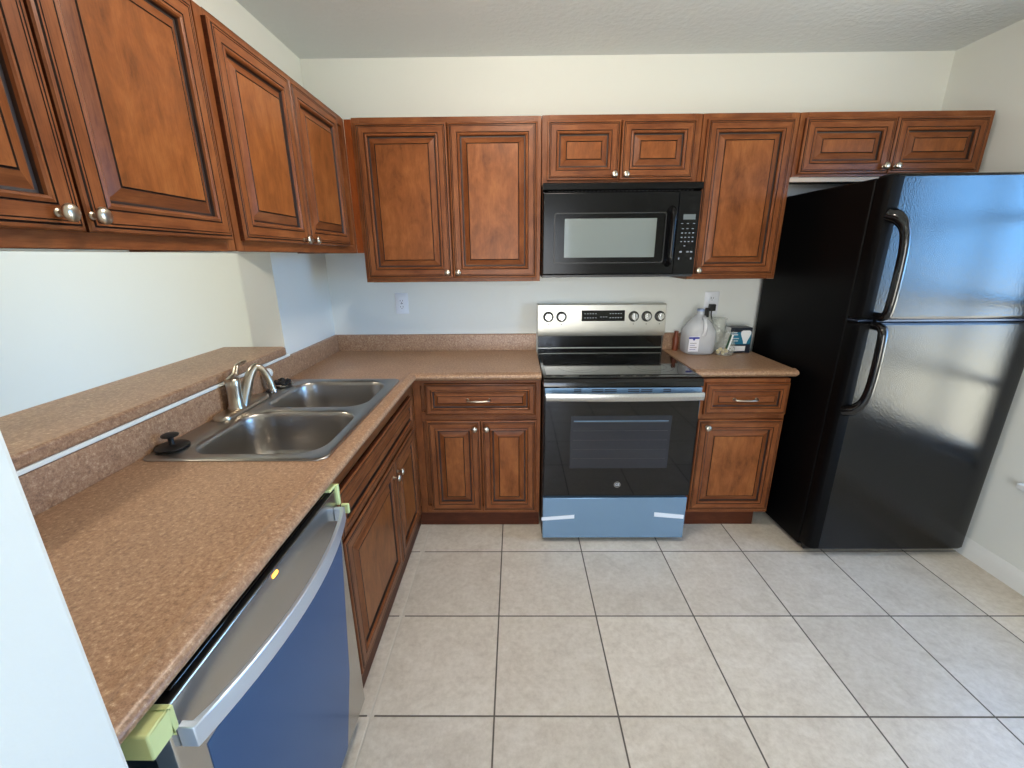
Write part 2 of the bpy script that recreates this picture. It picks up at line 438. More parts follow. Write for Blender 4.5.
# ---- back wall: faces look along -y
def back_door(parent, x0, x1, z0, z1, yf, name='door', s=1.0):
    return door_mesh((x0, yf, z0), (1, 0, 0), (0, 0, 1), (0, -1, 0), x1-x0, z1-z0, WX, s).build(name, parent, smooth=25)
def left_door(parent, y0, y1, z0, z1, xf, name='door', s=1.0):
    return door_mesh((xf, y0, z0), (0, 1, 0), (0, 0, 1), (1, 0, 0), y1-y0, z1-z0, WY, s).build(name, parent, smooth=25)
YF = -.318
def upper_back(x0, x1, z0, z1, label, doors, knobs, dz=(.02, .026), under=DARKIN):
    t = thing('upper_cabinet', label, 'cabinet', ((x0+x1)/2, -.16, z0))
    m = MB(); e = .0006
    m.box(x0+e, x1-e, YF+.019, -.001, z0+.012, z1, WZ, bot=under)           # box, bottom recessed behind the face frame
    fw = .038
    m.box(x0+e, x0+fw, YF, YF+.019, z0, z1, WZ, bot=PALEWOOD); m.box(x1-fw, x1-e, YF, YF+.019, z0, z1, WZ, bot=PALEWOOD)
    m.box(x0+fw, x1-fw, YF, YF+.019, z0, z0+fw, WX, bot=PALEWOOD); m.box(x0+fw, x1-fw, YF, YF+.019, z1-fw, z1, WX)
    for a, b in ((x0+e, x0+.014), (x1-.014, x1-e)): m.box(a, b, YF+.019, -.001, z0, z0+.012, WZ)
    m.build('cabinet_box', t, bevel=.0012, seg=1)
    ds = []
    for (a, b) in doors: ds.append(back_door(t, a, b, z0+dz[0], z1-dz[1], YF))
    for k, (x, z) in zip(ds, knobs): knob((x, YF-.019, z), (0, -1, 0), k)
    return t
ZT = 2.107
t = upper_back(-.914, -.002, 1.349, ZT+.006, 'two-door wooden upper cabinet on the back wall left of the microwave, above the wall outlet',
           [(-.896, -.457), (-.452, -.022)], [(-.481, 1.398), (-.426, 1.398)])
g = MB(); g.box(-.9485, -.9145, YF, YF+.019, 1.497, ZT, ORANGE); part(g.build('filler_strip', t), 'orange-stained corner filler strip')
upper_back(0, .762, 1.810, ZT+.008, 'short two-door wooden upper cabinet directly above the black microwave',
           [(.026, .376), (.381, .734)], [(.350, 1.852), (.407, 1.852)])
upper_back(.764, 1.220, 1.353, ZT+.008, 'tall single-door wooden upper cabinet between the microwave and the refrigerator',
           [(.784, 1.198)], [(.808, 1.398)])
t = upper_back(1.222, 2.132, 1.836, ZT+.008, 'short two-door wooden upper cabinet above the black refrigerator',
           [(1.245, 1.672), (1.677, 2.106)], [(1.647, 1.876), (1.703, 1.876)], dz=(.012, .026))
g = MB(); g.box(1.2226, 2.1314, -.312, -.300, 1.815, 1.8355, PALEWOOD); part(g.build('light_rail', t), 'pale unstained strip below the doors')

# ---- left wall uppers: faces look along +x
XF = -.949
def upper_left(y0, y1, z0, z1, label, doors, knobs):
    t = thing('upper_cabinet', label, 'cabinet', (-1.10, (y0+y1)/2, z0)); m = MB(); e = .0006; fw = .038
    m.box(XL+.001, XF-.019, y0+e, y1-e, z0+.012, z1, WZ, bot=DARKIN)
    m.box(XF-.019, XF, y0+e, y0+fw, z0, z1, WZ); m.box(XF-.019, XF, y1-fw, y1-e, z0, z1, WZ)
    m.box(XF-.019, XF, y0+fw, y1-fw, z0, z0+fw, WY); m.box(XF-.019, XF, y0+fw, y1-fw, z1-fw, z1, WY)
    for a, b in ((y0+e, y0+.014), (y1-.014, y1-e)): m.box(XL+.001, XF-.019, a, b, z0, z0+.012, WZ)
    m.build('cabinet_box', t, bevel=.0012, seg=1)
    ds = [left_door(t, a, b, z0+.030, z1-.022, XF) for a, b in doors]
    for k, (y, z) in zip(ds, knobs): knob((XF+.019, y, z), (1, 0, 0), k)
    return t
t = upper_left(-1.318, -.3195, 1.497, ZT, 'two-door wooden upper cabinet over the pass-through, in the corner beside the back wall',
           [(-1.291, -.873), (-.867, -.444)], [(-.928, 1.542), (-.852, 1.542)])
upper_left(-2.236, -1.3215, 1.497, ZT, 'two-door wooden upper cabinet over the pass-through, nearest the camera',
           [(-2.207, -1.783), (-1.776, -1.347)], [(-1.832, 1.556), (-1.769, 1.556)])

# ------------------------------------------------------------------ base cabinets
def pane_front(parent, kind, args, name, s): return (back_door if kind == 'b' else left_door)(parent, *args, name, s)
YB = -.536
def base_back(x0, x1, label, drawer, doors, knobs, toe_x):
    t = thing('base_cabinet', label, 'cabinet', ((x0+x1)/2, -.27, 0)); m = MB(); fw = .04; z0, z1 = .098, .872
    m.box(x0, x1, YB+.019, -.001, z0, z1, WZ)
    m.box(x0, x0+fw, YB, YB+.019, z0, z1, WZ); m.box(x1-fw*.6, x1, YB, YB+.019, z0, z1, WZ)
    m.box(x0+fw, x1-fw*.6, YB, YB+.019, z1-.03, z1, WX); m.box(x0+fw, x1-fw*.6, YB, YB+.019, .645, .70, WX); m.box(x0+fw, x1-fw*.6, YB, YB+.019, z0, .14, WX)
    m.build('cabinet_box', t, bevel=.001, seg=1)
    k = MB(); k.box(toe_x[0], toe_x[1], -.508, -.10, 0, z0, KICK_EDGE); k.build('toe_kick', t)
    d = back_door(t, drawer[0], drawer[1], drawer[2], drawer[3], YB, 'drawer', .74)
    pull(((drawer[0]+drawer[1])/2-.008, YB-.0185, (drawer[2]+drawer[3])/2), (1, 0, 0), (0, -1, 0), d, .056)
    for (a, b), (kx, kz) in zip(doors, knobs):
        dd = back_door(t, a, b, .118, .655, YB); knob((kx, YB-.019, kz), (0, -1, 0), dd)
    return t
base_back(-.6635, -.004, 'two-door wooden base cabinet with one wide drawer, left of the stove in the corner',
          (-.601, -.030, .684, .857), [(-.601, -.320), (-.314, -.026)], [(-.348, .616), (-.286, .616)], (-.681, -.004))
base_back(.800, 1.262, 'narrow single-door wooden base cabinet with a drawer, between stove and refrigerator',
          (.835, 1.256, .684, .852), [(.816, 1.252)], [(.860, .617)], (.800, 1.210))
# sink cabinet on the left run
XB = -.664
t = thing('base_cabinet', 'two-door wooden base cabinet below the steel sink, beside the dishwasher', 'cabinet', (-.95, -1.07, 0))
m = MB(); y0, y1, z0, z1 = -1.584, -.5385, .098, .872; fw = .04
# open box so that the sink bowls hang inside it
m.box(XL+.001, XB-.019, y0, y0+.016, z0, z1, WZ); m.box(XL+.001, XB-.019, y1-.016, y1, z0, z1, WZ)
m.box(XL+.001, XB-.019, y0+.016, y1-.016, z0, z0+.016, WZ); m.box(XL+.001, XL+.012, y0+.016, y1-.016, z0+.016, z1, WZ)
m.box(XB-.019, XB, y0, y0+fw*1.2, z0, z1, WZ); m.box(XB-.019, XB, -.622, y1, z0, z1, WZ)
m.box(XB-.019, XB, y0+fw*1.2, -.622, z1-.05, z1, WY); m.box(XB-.019, XB, y0+fw*1.2, -.622, .64, .69, WY); m.box(XB-.019, XB, y0+fw*1.2, -.622, z0, .16, WY)
m.build('cabinet_box', t, bevel=.001, seg=1)
k = MB(); k.box(XL+.05, -.682, y0, -.510, 0, z0, KICK_EDGE); k.build('toe_kick', t)
left_door(t, -1.545, -.632, .668, .818, XB, 'false_drawer_front', .66)
for a, b, ky in ((-1.543, -1.003, -1.028), (-.997, -.632, -.972)):
    d = left_door(t, a, b, .142, .654, XB); knob((XB+.019, ky, .590), (1, 0, 0), d)

# ------------------------------------------------------------------ countertops
NOSE = [(-.060, .914), (-.050, .9142), (-.044, .9180), (-.036, .9190), (-.026, .9165), (-.018, .9140), (-.011, .9130), (-.005, .909), (-.001, .904), (0, .899), (-.003, .893), (-.012, .885), (-.022, .879), (-.060, .878)]
ZB = .878
def slab(m, x0, x1, y0, y1): m.box(x0, x1, y0, y1, ZB, .914, LAM)
cx0, cx1 = XL+.001, -.627
cyf = -.590
SX0, SX1, SY0, SY1 = -1.215, -.700, -1.495, -.685     # sink cut-out
ct = thing('countertop', 'tan speckled L-shaped laminate countertop with the sink set into it', 'countertop', (-.94, -1.2, ZB))
m = MB(); ix = cx1-.058; iy = cyf+.058
slab(m, cx0, ix, Y_NEAR+.001, SY0); slab(m, cx0, SX0, SY0, SY1); slab(m, SX1, ix, SY0, SY1); slab(m, cx0, ix, SY1, iy)
slab(m, cx0, -.004, iy, -.001)
m.sweep([(cx1, Y_NEAR+.001), (cx1, cyf), (-.004, cyf)], NOSE, LAM, [(1, 0), (1, -1), (0, -1)])
m.build('worktop', ct, smooth=40)
b = MB()
BS = [(0, .9145), (.019, .9145), (.019, 1.008), (.017, 1.014), (.012, 1.016), (0, 1.016)]
b.loft([[(XL+.001+d, y, z) for d, z in BS] for y in (-.001, Y_NEAR+.001)], LAM); b.build('backsplash', ct)
b = MB(); b.loft([[(x, -.001-d, z) for d, z in BS] for x in (XL+.0205, -.004)], LAM); b.build('backsplash', ct)
ct = thing('countertop', 'short tan speckled laminate countertop between stove and refrigerator', 'countertop', (1.05, -.27, ZB))
m = MB(); cyr = -.550; slab(m, .776, 1.290, cyr+.058, -.001)
m.sweep([(.776, cyr), (1.290, cyr)], NOSE, LAM, [(0, -1), (0, -1)]); m.build('worktop', ct, smooth=40)
b = MB(); b.loft([[(x, -.001-d, z) for d, z in BS] for x in (.776, 1.290)], LAM); b.build('backsplash', ct)
# bar ledge on the low wall: rounded far corner
m = MB()
pts = [(-1.232, Y_NEAR+.001), (-1.232, -.640), (-1.236, -.622), (-1.246, -.608), (-1.262, -.600), (-1.55, -.600), (-1.55, Y_NEAR+.001)]
m.loft([[(x, y, z) for x, y in pts] for z in (1.030, 1.066)], LAM)
tag(m.build('bar_ledge', bevel=.008, seg=3), 'long tan laminate ledge on top of the low pass-through wall', 'ledge')

# ------------------------------------------------------------------ sink
sk = thing('kitchen_sink', 'double-bowl stainless steel drop-in sink set in the tan countertop', 'sink', (-.95, -1.085, .915))
import bmesh
def sink():
    bowls = [(-.925, -1.294, .209, .184), (-.929, -.886, .206, .179)]
    zt = .9195
    bm = bmesh.new(); N = 8
    def loop(pts, z): return [bm.verts.new((x, y, z)) for x, y in pts]
    ocx, ocy, ohx, ohy = -.9565, -1.090, .2745, .425
    outer = rrect(ocx, ocy, ohx-.010, ohy-.010, .03, N)
    Lo = loop(outer, zt); edges = []
    def ring_edges(l): return [bm.edges.new((l[i], l[(i+1) % len(l)])) for i in range(len(l))]
    edges += ring_edges(Lo)
    def bridge(A, B):
        n = len(A)
        for i in range(n):
            j = (i+1) % n; bm.faces.new((A[i], A[j], B[j], B[i]))
    prev = Lo
    for gr, z in ((.006, .9197), (.010, .9175), (.0105, .9155)):
        nl = loop(rrect(ocx, ocy, ohx-.010+gr, ohy-.010+gr, .03+gr*.6, N), z); bridge(nl, prev); prev = nl
    drains = []
    for (bx, by, hx, hy) in bowls:
        prof = [(0, 0), (.003, -.0015), (.006, -.006), (.009, -.02), (.016, -.10), (.022, -.145), (.032, -.168), (.05, -.178), (.075, -.181)]
        prev = None
        for d, z in prof:
            l = loop(rrect(bx, by, hx-d, hy-d, max(.088-d*.3, .03), N), zt+z)
            if prev is None: edges += ring_edges(l)
            else: bridge(prev, l)
            prev = l
        c = bm.verts.new((bx, by, zt-.183))
        for i in range(len(prev)): bm.faces.new((prev[i], prev[(i+1) % len(prev)], c))
    bmesh.ops.triangle_fill(bm, edges=edges, use_beauty=True)
    bmesh.ops.recalc_face_normals(bm, faces=bm.faces)
    off = sk.location
    for v in bm.verts: v.co -= off
    me = bpy.data.meshes.new('basin'); bm.to_mesh(me); bm.free(); me.materials.append(SINKSTEEL)
    for p in me.polygons: p.use_smooth = True
    me.set_sharp_from_angle(angle=math.radians(50))
    o = bpy.data.objects.new('basin', me); COL.objects.link(o); o.parent = sk
    for (bx, by, hx, hy) in bowls:
        d = MB(); d.lathe((bx, by, zt-.1825), (0, 0, 1), [(.044, 0), (.043, .003), (.036, .0035), (.033, .001), (.02, .0005), (.0003, .0012)], CHROME, 28); d.build('drain', sk, smooth=40)
sink()
ZS = .9198
# faucet
fx, fy = -1.192, -1.07
fa = thing('faucet', 'brushed nickel single-lever faucet with arched spout behind the sink', 'faucet', (fx, fy, ZS))
m = MB(); m.loft([[(x, y, z) for x, y in rrect(fx, fy, .033-i, .148-i, .032-i, 7)] for i, z in ((0, ZS), (0, ZS+.008), (.005, ZS+.014), (.012, ZS+.016))], NICKEL); m.build('deck_plate', fa, smooth=45)
m = MB(); m.lathe((fx, fy-.036, ZS+.012), (.0, 0.05, 1), [(.030, 0), (.030, .004), (.0255, .014), (.0245, .05), (.0255, .085), (.0265, .104), (.0235, .114), (.014, .120), (.0003, .121)], NICKEL, 24); m.build('valve_body', fa, smooth=45)
m = MB()
pts = spline([(fx, fy-.056, ZS+.122), (fx, fy-.032, ZS+.130), (fx, fy-.012, ZS+.138), (fx, fy-.002, ZS+.152), (fx, fy+.010, ZS+.166), (fx, fy+.034, ZS+.170), (fx, fy+.060, ZS+.170)], 6)
n = len(pts); m.tube(pts, [.014-.0075*i/(n-1)+(.003 if i > n-6 else 0) for i in range(n)], NICKEL, 12, flat=.7); m.build('lever', fa, smooth=50)
m = MB()
pts = spline([(fx+.006, fy-.010, ZS+.012), (fx+.016, fy+.006, ZS+.060), (fx+.030, fy+.026, ZS+.118), (fx+.046, fy+.046, ZS+.150), (fx+.066, fy+.056, ZS+.140), (fx+.084, fy+.058, ZS+.100), (fx+.094, fy+.058, ZS+.052)], 7)
n = len(pts); m.tube(pts, [.023-.010*min(1, i/(n*.62)) for i in range(n)], NICKEL, 16); s_ = m.build('spout', fa, smooth=60)
m = MB(); m.lathe(pts[-1]+Vector((0, 0, .006)), (.12, .08, -1), [(.0125, 0), (.0135, .002), (.0135, .014), (.011, .016), (.0003, .016)], CHROME, 18); m.build('aerator', fa, smooth=40)
# white knob on a stem, strainer, rubber stopper
m = MB(); px, py = -1.200, -.858
m.lathe((px, py, ZS), (0, 0, 1), [(.020, 0), (.020, .004), (.013, .008), (.007, .012), (.0065, .066)], DARKGREY, 20)
sd = tag(m.build('sprayer', smooth=40), 'small round white knob on a thin dark stem behind the faucet spout', 'sprayer')
m = MB(); m.lathe((px, py, ZS+.064), (0, 0, 1), [(.008, 0), (.017, .006), (.0205, .018), (.018, .030), (.010, .037), (.0003, .039)], WHITE, 20); part(m.build('spray_head', sd, smooth=60), 'round white spray head')
sx, sy = -1.188, -.780
st = thing('sink_strainer', 'steel sink strainer with a dark top on the far end of the sink rim', 'strainer', (sx, sy, ZS))
m = MB(); m.lathe((sx, sy, ZS), (0, 0, 1), [(.032, 0), (.044, .006), (.044, .012), (.040, .015), (.034, .014)], CHROME, 28); m.build('steel_ring', st, smooth=45)
m = MB(); m.lathe((sx, sy, ZS+.013), (0, 0, 1), [(.034, 0), (.034, .006), (.028, .012), (.012, .014), (.010, .022), (.006, .025), (.0003, .0255)], RUBBER, 24)
for k in range(10):
    a = 2*PI*k/10; m.lathe((sx+.030*math.cos(a), sy+.030*math.sin(a), ZS+.014), (0, 0, 1), [(.006, 0), (.006, .011), (.003, .014), (.0003, .0145)], RUBBER, 8)
m.build('dark_cap', st, smooth=45)
sx, sy = -1.188, -1.432
sp_ = thing('sink_stopper', 'flat black rubber disposal stopper with a knob handle on the near sink rim', 'stopper', (sx, sy, ZS))
m = MB(); m.lathe((sx, sy, ZS), (0, 0, 1), [(.040, 0), (.0445, .002), (.0455, .007), (.042, .010), (.020, .0125), (.0003, .013)], RUBBER, 32); m.build('disc', sp_, smooth=45)
m = MB(); m.lathe((sx, sy, ZS+.012), (0, 0, 1), [(.010, 0), (.008, .004), (.0075, .020), (.015, .024), (.0225, .027), (.0235, .031), (.019, .034), (.0003, .035)], RUBBER, 24); m.build('handle_knob', sp_, smooth=45)

# ------------------------------------------------------------------ dishwasher
DY0, DY1 = -2.190, -1.588
dw = thing('dishwasher', 'stainless dishwasher under the left countertop, still in blue protective film', 'dishwasher', (-.93, (DY0+DY1)/2, 0))
XD = -.630
m = MB(); m.box(-1.22, -.665, DY0+.004, DY1-.004, .02, .866, BLACKM); m.build('tub', dw)
m = MB(); m.box(-1.20, -.690, DY0+.01, DY1-.01, 0, .085, BLACKM); m.build('toe_panel', dw)
m = MB(); m.box(-.664, XD, DY0, DY1, .092, .866, STEEL, top=BLACKM, left=BLACKM); dp = m.build('door_panel', dw, bevel=.003)
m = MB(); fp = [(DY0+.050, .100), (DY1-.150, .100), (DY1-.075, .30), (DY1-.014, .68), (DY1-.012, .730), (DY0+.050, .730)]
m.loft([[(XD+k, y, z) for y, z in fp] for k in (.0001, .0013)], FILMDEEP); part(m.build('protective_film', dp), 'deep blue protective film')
m = MB(); m.box(-.662, XD-.012, DY0+.03, DY1-.03, .8663, .871, BLACKGLASS); m.build('control_strip', dw, bevel=.002)
m = MB()          # bowed bar handle with returns to the door at both ends
hz0, hz1 = .783, .822; prof_n = 16
def bow(t): return -.603+.040*(1-(2*t-1)**2)
ya, yb = DY0+.011, DY1-.016
outer = [(bow(i/prof_n), ya+(yb-ya)*i/prof_n) for i in range(prof_n+1)]
loops = []
for x, y in [(XD, ya)]+outer+[(XD, yb)]: pass
ol = [(XD+.0005, ya-.0)]+[(x, y) for x, y in outer]+[(XD+.0005, yb)]
il = [(XD+.0005, ya+.012)]+[(x-.010, min(max(y, ya+.012), yb-.012)) for x, y in outer]+[(XD+.0005, yb-.012)]
vs_ = []; fs = []
for (x, y), (x2, y2) in zip(ol, il): vs_ += [(x, y, hz0), (x, y, hz1), (x2, y2, hz1), (x2, y2, hz0)]
for i in range(len(ol)-1):
    for j in range(4):
        k = (j+1) % 4; fs.append((4*i+j, 4*(i+1)+j, 4*(i+1)+k, 4*i+k))
fs += [(0, 1, 2, 3), tuple(4*(len(ol)-1)+j for j in (3, 2, 1, 0))]
m.mesh(vs_, fs, FILMPALE); m.build('handle', dw, bevel=.002, smooth=30)
m = MB(); m.loft([[(x, y, z) for y, z in rrect(-1.900, .853, .010-i, .0042-i, .004-i, 4)] for x, i in ((XD-.001, 0), (XD+.001, 0), (XD+.0018, .0015))], LED)
part(m.build('indicator_light', dw), 'glowing amber indicator light')
def foam(y0, y1, x1, z0, z1, label):
    m = MB(); m.box(XD+.001, x1, y0, y1, z0, z1, FOAM)
    return tag(m.build('foam_corner', bevel=.004), label, 'foam', )
m = MB()       # near corner block wraps the top corner of the door
m.box(-.676, -.6205, DY0-.036, DY0-.0005, .828, .8725, FOAM); m.box(-.660, -.6205, DY0-.0005, DY0+.010, .8665, .8725, FOAM); m.box(-.6295, -.6205, DY0-.0005, DY0+.010, .828, .8665, FOAM)
tag(m.build('foam_corner', bevel=.003), 'pale yellow-green foam block on the near top corner of the dishwasher', 'foam')
m = MB(); m.box(-.66, -.624, DY1+.001, DY1+.0125, .815, .877, FOAM); m.box(-.66, -.630, DY1-.03, DY1+.001, .8715, .879, FOAM)
tag(m.build('foam_corner', bevel=.002), 'pale green foam angle on the far top corner of the dishwasher', 'foam')
m = MB(); m.box(-.622, -.600, DY1+.0005, DY1+.010, .788, .818, FOAM)
tag(m.build('foam_corner', bevel=.003), 'small pale green foam piece at the far end of the dishwasher handle', 'foam')

# ------------------------------------------------------------------ range
rg = thing('electric_range', 'freestanding stainless and black electric stove with glass cooktop', 'stove', (.381, -.34, 0))
R0, R1 = .004, .758
m = MB(); m.box(R0, R1, -.640, -.012, .028, .876, BLACKM)
m.build('oven_body', rg, bevel=.003)
for x in (R0+.04, R1-.04):
    for y in (-.58, -.08): m = MB(); m.lathe((x, y, 0), (0, 0, 1), [(.018, 0), (.018, .02), (.012, .03)], BLACKM, 12); m.build('foot', rg)
m = MB()      # cooktop with rounded front frame
prof = [(-.024, .877), (-.024, .9165), (-.640, .9165), (-.660, .915), (-.673, .909), (-.679, .898), (-.680, .877)]
m.loft([[(x, y, z) for y, z in prof] for x in (R0-.002, R1+.002)], BLACK); ck = m.build('cooktop', rg, smooth=40)
m = MB(); m.box(R0+.012, R1-.012, -.612, -.085, .9168, .9186, BLACKGLASS); m.build('ceramic_glass', ck, bevel=.001)
def ring(cx, cy, r, mb):
    mb.lathe((cx, cy, .91865), (0, 0, 1), [(r-.0018, 0), (r-.0018, .0004), (r+.0018, .0004), (r+.0018, 0)], BURN, 48, cap=False)
for cx, cy, rs in ((.20, -.46, (.11, .07)), (.57, -.46, (.115, .08)), (.20, -.21, (.08,)), (.57, -.21, (.08,)), (.385, -.19, (.05,))):
    mb = MB()
    for r in rs: ring(cx, cy, r, mb)
    mb.build('burner_ring', ck)
m = MB(); prof = [(-.020, .9166), (-.060, .9166), (-.060, .930), (-.050, .936), (-.050, 1.010), (-.012, 1.010), (-.012, .9166)]
m.loft([[(x, y, z) for y, z in prof] for x in (R0, R1)], BLACK); m.box(R0, R1, -.0625, -.049, .9335, .9375, PANELSTEEL); bgd = m.build('backguard', rg, smooth=30)  # thin steel strip stands in for the highlight along the ledge edge
m = MB(); prof = [(-.008, 1.0105), (-.0715, 1.0105), (-.078, 1.046), (-.066, 1.196), (-.056, 1.200), (-.008, 1.200)]
m.loft([[(x, y, z) for y, z in prof] for x in (R0-.004, R1+.006)], PANELSTEEL); cp = m.build('control_panel', rg, bevel=.002, smooth=25)
def ycp(z): return -.078+.012*(z-1.046)/.15
pn = Vector((0, -1, -.08)).normalized()
m = MB(); q = [(.262, 1.100), (.518, 1.100), (.518, 1.163), (.262, 1.163)]
m.loft([[(x, ycp(z)+.0005-.0017*k, z) for x, z in q] for k in (0, 1)], BLACKGLASS)
for i in range(5):
    for x0 in (.278, .428):
        for z in (1.118, 1.142):
            m.box(x0+i*.016, x0+i*.016+.009, ycp(z)-.0016, ycp(z)-.001, z, z+.0035, PRINT)
for i in range(3):
    m.box(.372+i*.016, .372+i*.016+.010, ycp(1.128)-.0016, ycp(1.128)-.001, 1.122, 1.126, PRINT)
part(m.build('display', cp), 'black glass clock display with small grey marks')
for x in (.064, .142, .571, .648, .726):
    z = 1.127; P = Vector((x, ycp(z), z)); N = Vector((0, -1, .08)).normalized()
    m = MB(); m.lathe(P, N, [(.0315, 0), (.0315, .003), (.029, .004)], BLACKM, 28)
    m.lathe(P+N*.002, N, [(.0235, 0), (.0235, .006), (.0215, .022), (.019, .0245), (.0003, .025)], STEEL, 28)
    kb = m.build('control_knob', rg, smooth=40)
    m = MB(); m.box(x-.0045, x+.0045, ycp(z)-.0335, ycp(z)-.026, z-.021, z+.021, STEEL); m.box(x-.001, x+.001, ycp(z)-.0342, ycp(z)-.0333, z+.002, z+.020, BLACKM); m.build('grip', kb, bevel=.0015)
    m = MB(); m.box(x-.003, x+.003, ycp(1.082)-.001, ycp(1.082)-.0003, 1.080, 1.084, SLOT); m.build('knob_mark', cp)
# oven door
m = MB(); m.box(R0+.004, R1-.004, -.680, -.642, .288, .873, BLACKGLASS); od = m.build('oven_door', rg, bevel=.003)
m = MB(); m.box(.136, .626, -.6808, -.6798, .447, .730, RACKGREY)
for z in (.50, .55, .60, .65, .695): m.box(.150, .612, -.6812, -.6807, z, z+.0022, DARKGREY)
m.box(.150, .612, -.6812, -.6807, .700, .704, FILM); part(m.build('oven_window', od), 'dark grey window with rack lines')
m = MB(); m.box(R0+.004, R1-.004, -.6835, -.6795, .835, .872, FILM)
for x0, x1 in ((.145, .180), (.230, .285), (.292, .348), (.402, .456), (.464, .518), (.570, .606)):
    for z in (.852, .861): m.box(x0, x1, -.6842, -.6834, z, z+.005, SLOT)
part(m.build('vent_trim', od), 'slotted vent strip in blue film')
m = MB()        # wide flat bar handle
loops = []
for i in range(15):
    t_ = i/14; x = R0+.006+(R1-R0-.012)*t_; y = -.712-.012*(1-(2*t_-1)**2)
    loops.append([(x, y-.008, .820), (x, y-.011, .826), (x, y-.011, .852), (x, y-.008, .858), (x, y, .858), (x, y, .820)])
m.loft(loops, STEEL)
for x in (R0+.012, R1-.040): m.box(x, x+.028, -.713, -.6834, .824, .854, STEEL)
m.build('handle', od, smooth=35)
m = MB(); E0 = Vector((.383, -.6802, .354))
m.lathe(E0, (0, -1, 0), [(.017, 0), (.017, .0012), (.0003, .0012)], STEEL, 32); m.lathe(E0, (0, -1, 0), [(.0145, .0012), (.0145, .0016), (.0003, .0016)], DARKGREY, 32)
def text(mb, body, size, loc, rot, mat, ext=.0003):
    cu = bpy.data.curves.new('lettering', 'FONT'); cu.body = body; cu.size = size; cu.align_x = 'CENTER'; cu.align_y = 'CENTER'; cu.extrude = ext
    tmp = bpy.data.objects.new('lettering', cu); COL.objects.link(tmp)
    bpy.context.view_layer.update()
    me = bpy.data.meshes.new_from_object(tmp.evaluated_get(bpy.context.evaluated_depsgraph_get()))
    bpy.data.objects.remove(tmp); bpy.data.curves.remove(cu)
    mtx = Matrix.Translation(loc) @ rot.to_4x4()
    mb.mesh([mtx @ v.co for v in me.vertices], [tuple(p.vertices) for p in me.polygons], mat)
    bpy.data.meshes.remove(me)
RFRONT = Matrix.Rotation(PI/2, 3, 'X')
text(m, 'GE', .019, E0+Vector((0, -.0019, 0)), RFRONT, PRINT)
part(m.build('emblem', od), 'round silver maker emblem')
# storage drawer
m = MB(); m.box(R0+.002, R1-.006, -.672, -.642, .030, .272, FILM)
dr = part(m.build('storage_drawer', rg, bevel=.003), 'drawer front in pale blue film')
def strip(pts, th, name, parent):
    m = MB(); m.loft([[(x, -.672-k, z) for x, z in pts] for k in (.0002, th)], TAPE); return part(m.build(name, parent), 'strip of white tape')
strip([(.000, .137), (.172, .150), (.172, .172), (.000, .157)], .0012, 'tape_strip', dr)
strip([(.590, .160), (.745, .146), (.745, .169), (.590, .186)], .0012, 'tape_strip', dr)

# ------------------------------------------------------------------ microwave
mw = thing('microwave', 'black over-the-range microwave mounted above the stove', 'microwave', (.381, -.2, 1.382))
M0, M1, MB0, MB1 = .004, .763, 1.376, 1.809
m = MB(); m.box(M0, M1, -.372, -.004, MB0+.004, MB1, BLACKM); m.build('housing', mw, bevel=.003)
m = MB(); prof = [(-.372, 1.771), (-.385, 1.771), (-.404, 1.779), (-.404, 1.806), (-.398, MB1), (-.372, MB1)]
m.loft([[(x, y, z) for y, z in prof] for x in (M0-.001, M1+.003)], MWBLACK)
for i in range(36): m.box(.03+i*.0195, .03+i*.0195+.012, -.392, -.386, 1.7715, 1.7735, SLOT)
m.build('vent_grille', mw, smooth=25)
m = MB(); m.box(M0, .660, -.400, -.373, 1.383, 1.768, MWBLACK); md = m.build('door', mw, bevel=.006, seg=3)
# raised window frame with gently curved lower edge
m = MB(); a = rrect((.060+.606)/2, (1.438+1.675)/2, .273, .1185, .012, 4); b_ = rrect((.060+.606)/2, (1.438+1.675)/2, .268, .1135, .010, 4)
m.loft([[(x, -.3995, z) for x, z in a], [(x, -.4035, z) for x, z in a], [(x, -.4035, z) for x, z in b_], [(x, -.4005, z) for x, z in b_]], BLACKM, False, False)
m.build('window_frame', md, smooth=30)
m = MB(); m.box(.111, .560, -.4018, -.3998, 1.466, 1.648, MWGLASS); part(m.build('window', md, bevel=.001), 'grey screened window')
m = MB()
pts = spline([(.628, -.398, 1.690), (.628, -.424, 1.680), (.628, -.436, 1.655), (.628, -.438, 1.56), (.628, -.436, 1.465), (.628, -.424, 1.442), (.628, -.398, 1.432)], 5)
m.tube(pts, .015, MWBLACK, 12, up=(1, 0, 0), flat=1.0); m.build('handle', md, smooth=50)
m = MB(); m.box(.6615, M1, -.399, -.373, 1.383, 1.768, MWBLACK); 
KEYGREY = plain('dim_grey_key_print', (126, 134, 142), .5)
def key(x, z, w=.008, h=.0045): m.box(x-w/2, x+w/2, -.4001, -.3987, z-h/2, z+h/2, KEYGREY)
for x in (.684, .712, .742): key(x, 1.622, .010, .003)
for x in (.690, .712, .738): key(x, 1.598, .010, .003)
for r, z in enumerate((1.578, 1.558, 1.538)):
    for x in (.688, .706, .724, .742): key(x, z)
key(.706, 1.518)
for x in (.690, .724, .742): key(x, 1.490, .012, .007)
for x in (.684, .744): key(x, 1.458, .006, .009)
pc = part(m.build('control_panel', mw), 'black keypad panel with rows of small pale marks')
m = MB(); m.box(.687, .746, -.4002, -.3985, 1.640, 1.664, LCD); part(m.build('display', pc), 'grey clock display')
m = MB(); m.box(M0+.002, M1-.002, -.394, -.02, 1.370, 1.382, DARKGREY); m.box(.08, .24, -.33, -.14, 1.3685, 1.371, PRINT); m.box(.52, .68, -.33, -.14, 1.3685, 1.371, PRINT); m.build('underside', mw, bevel=.002)

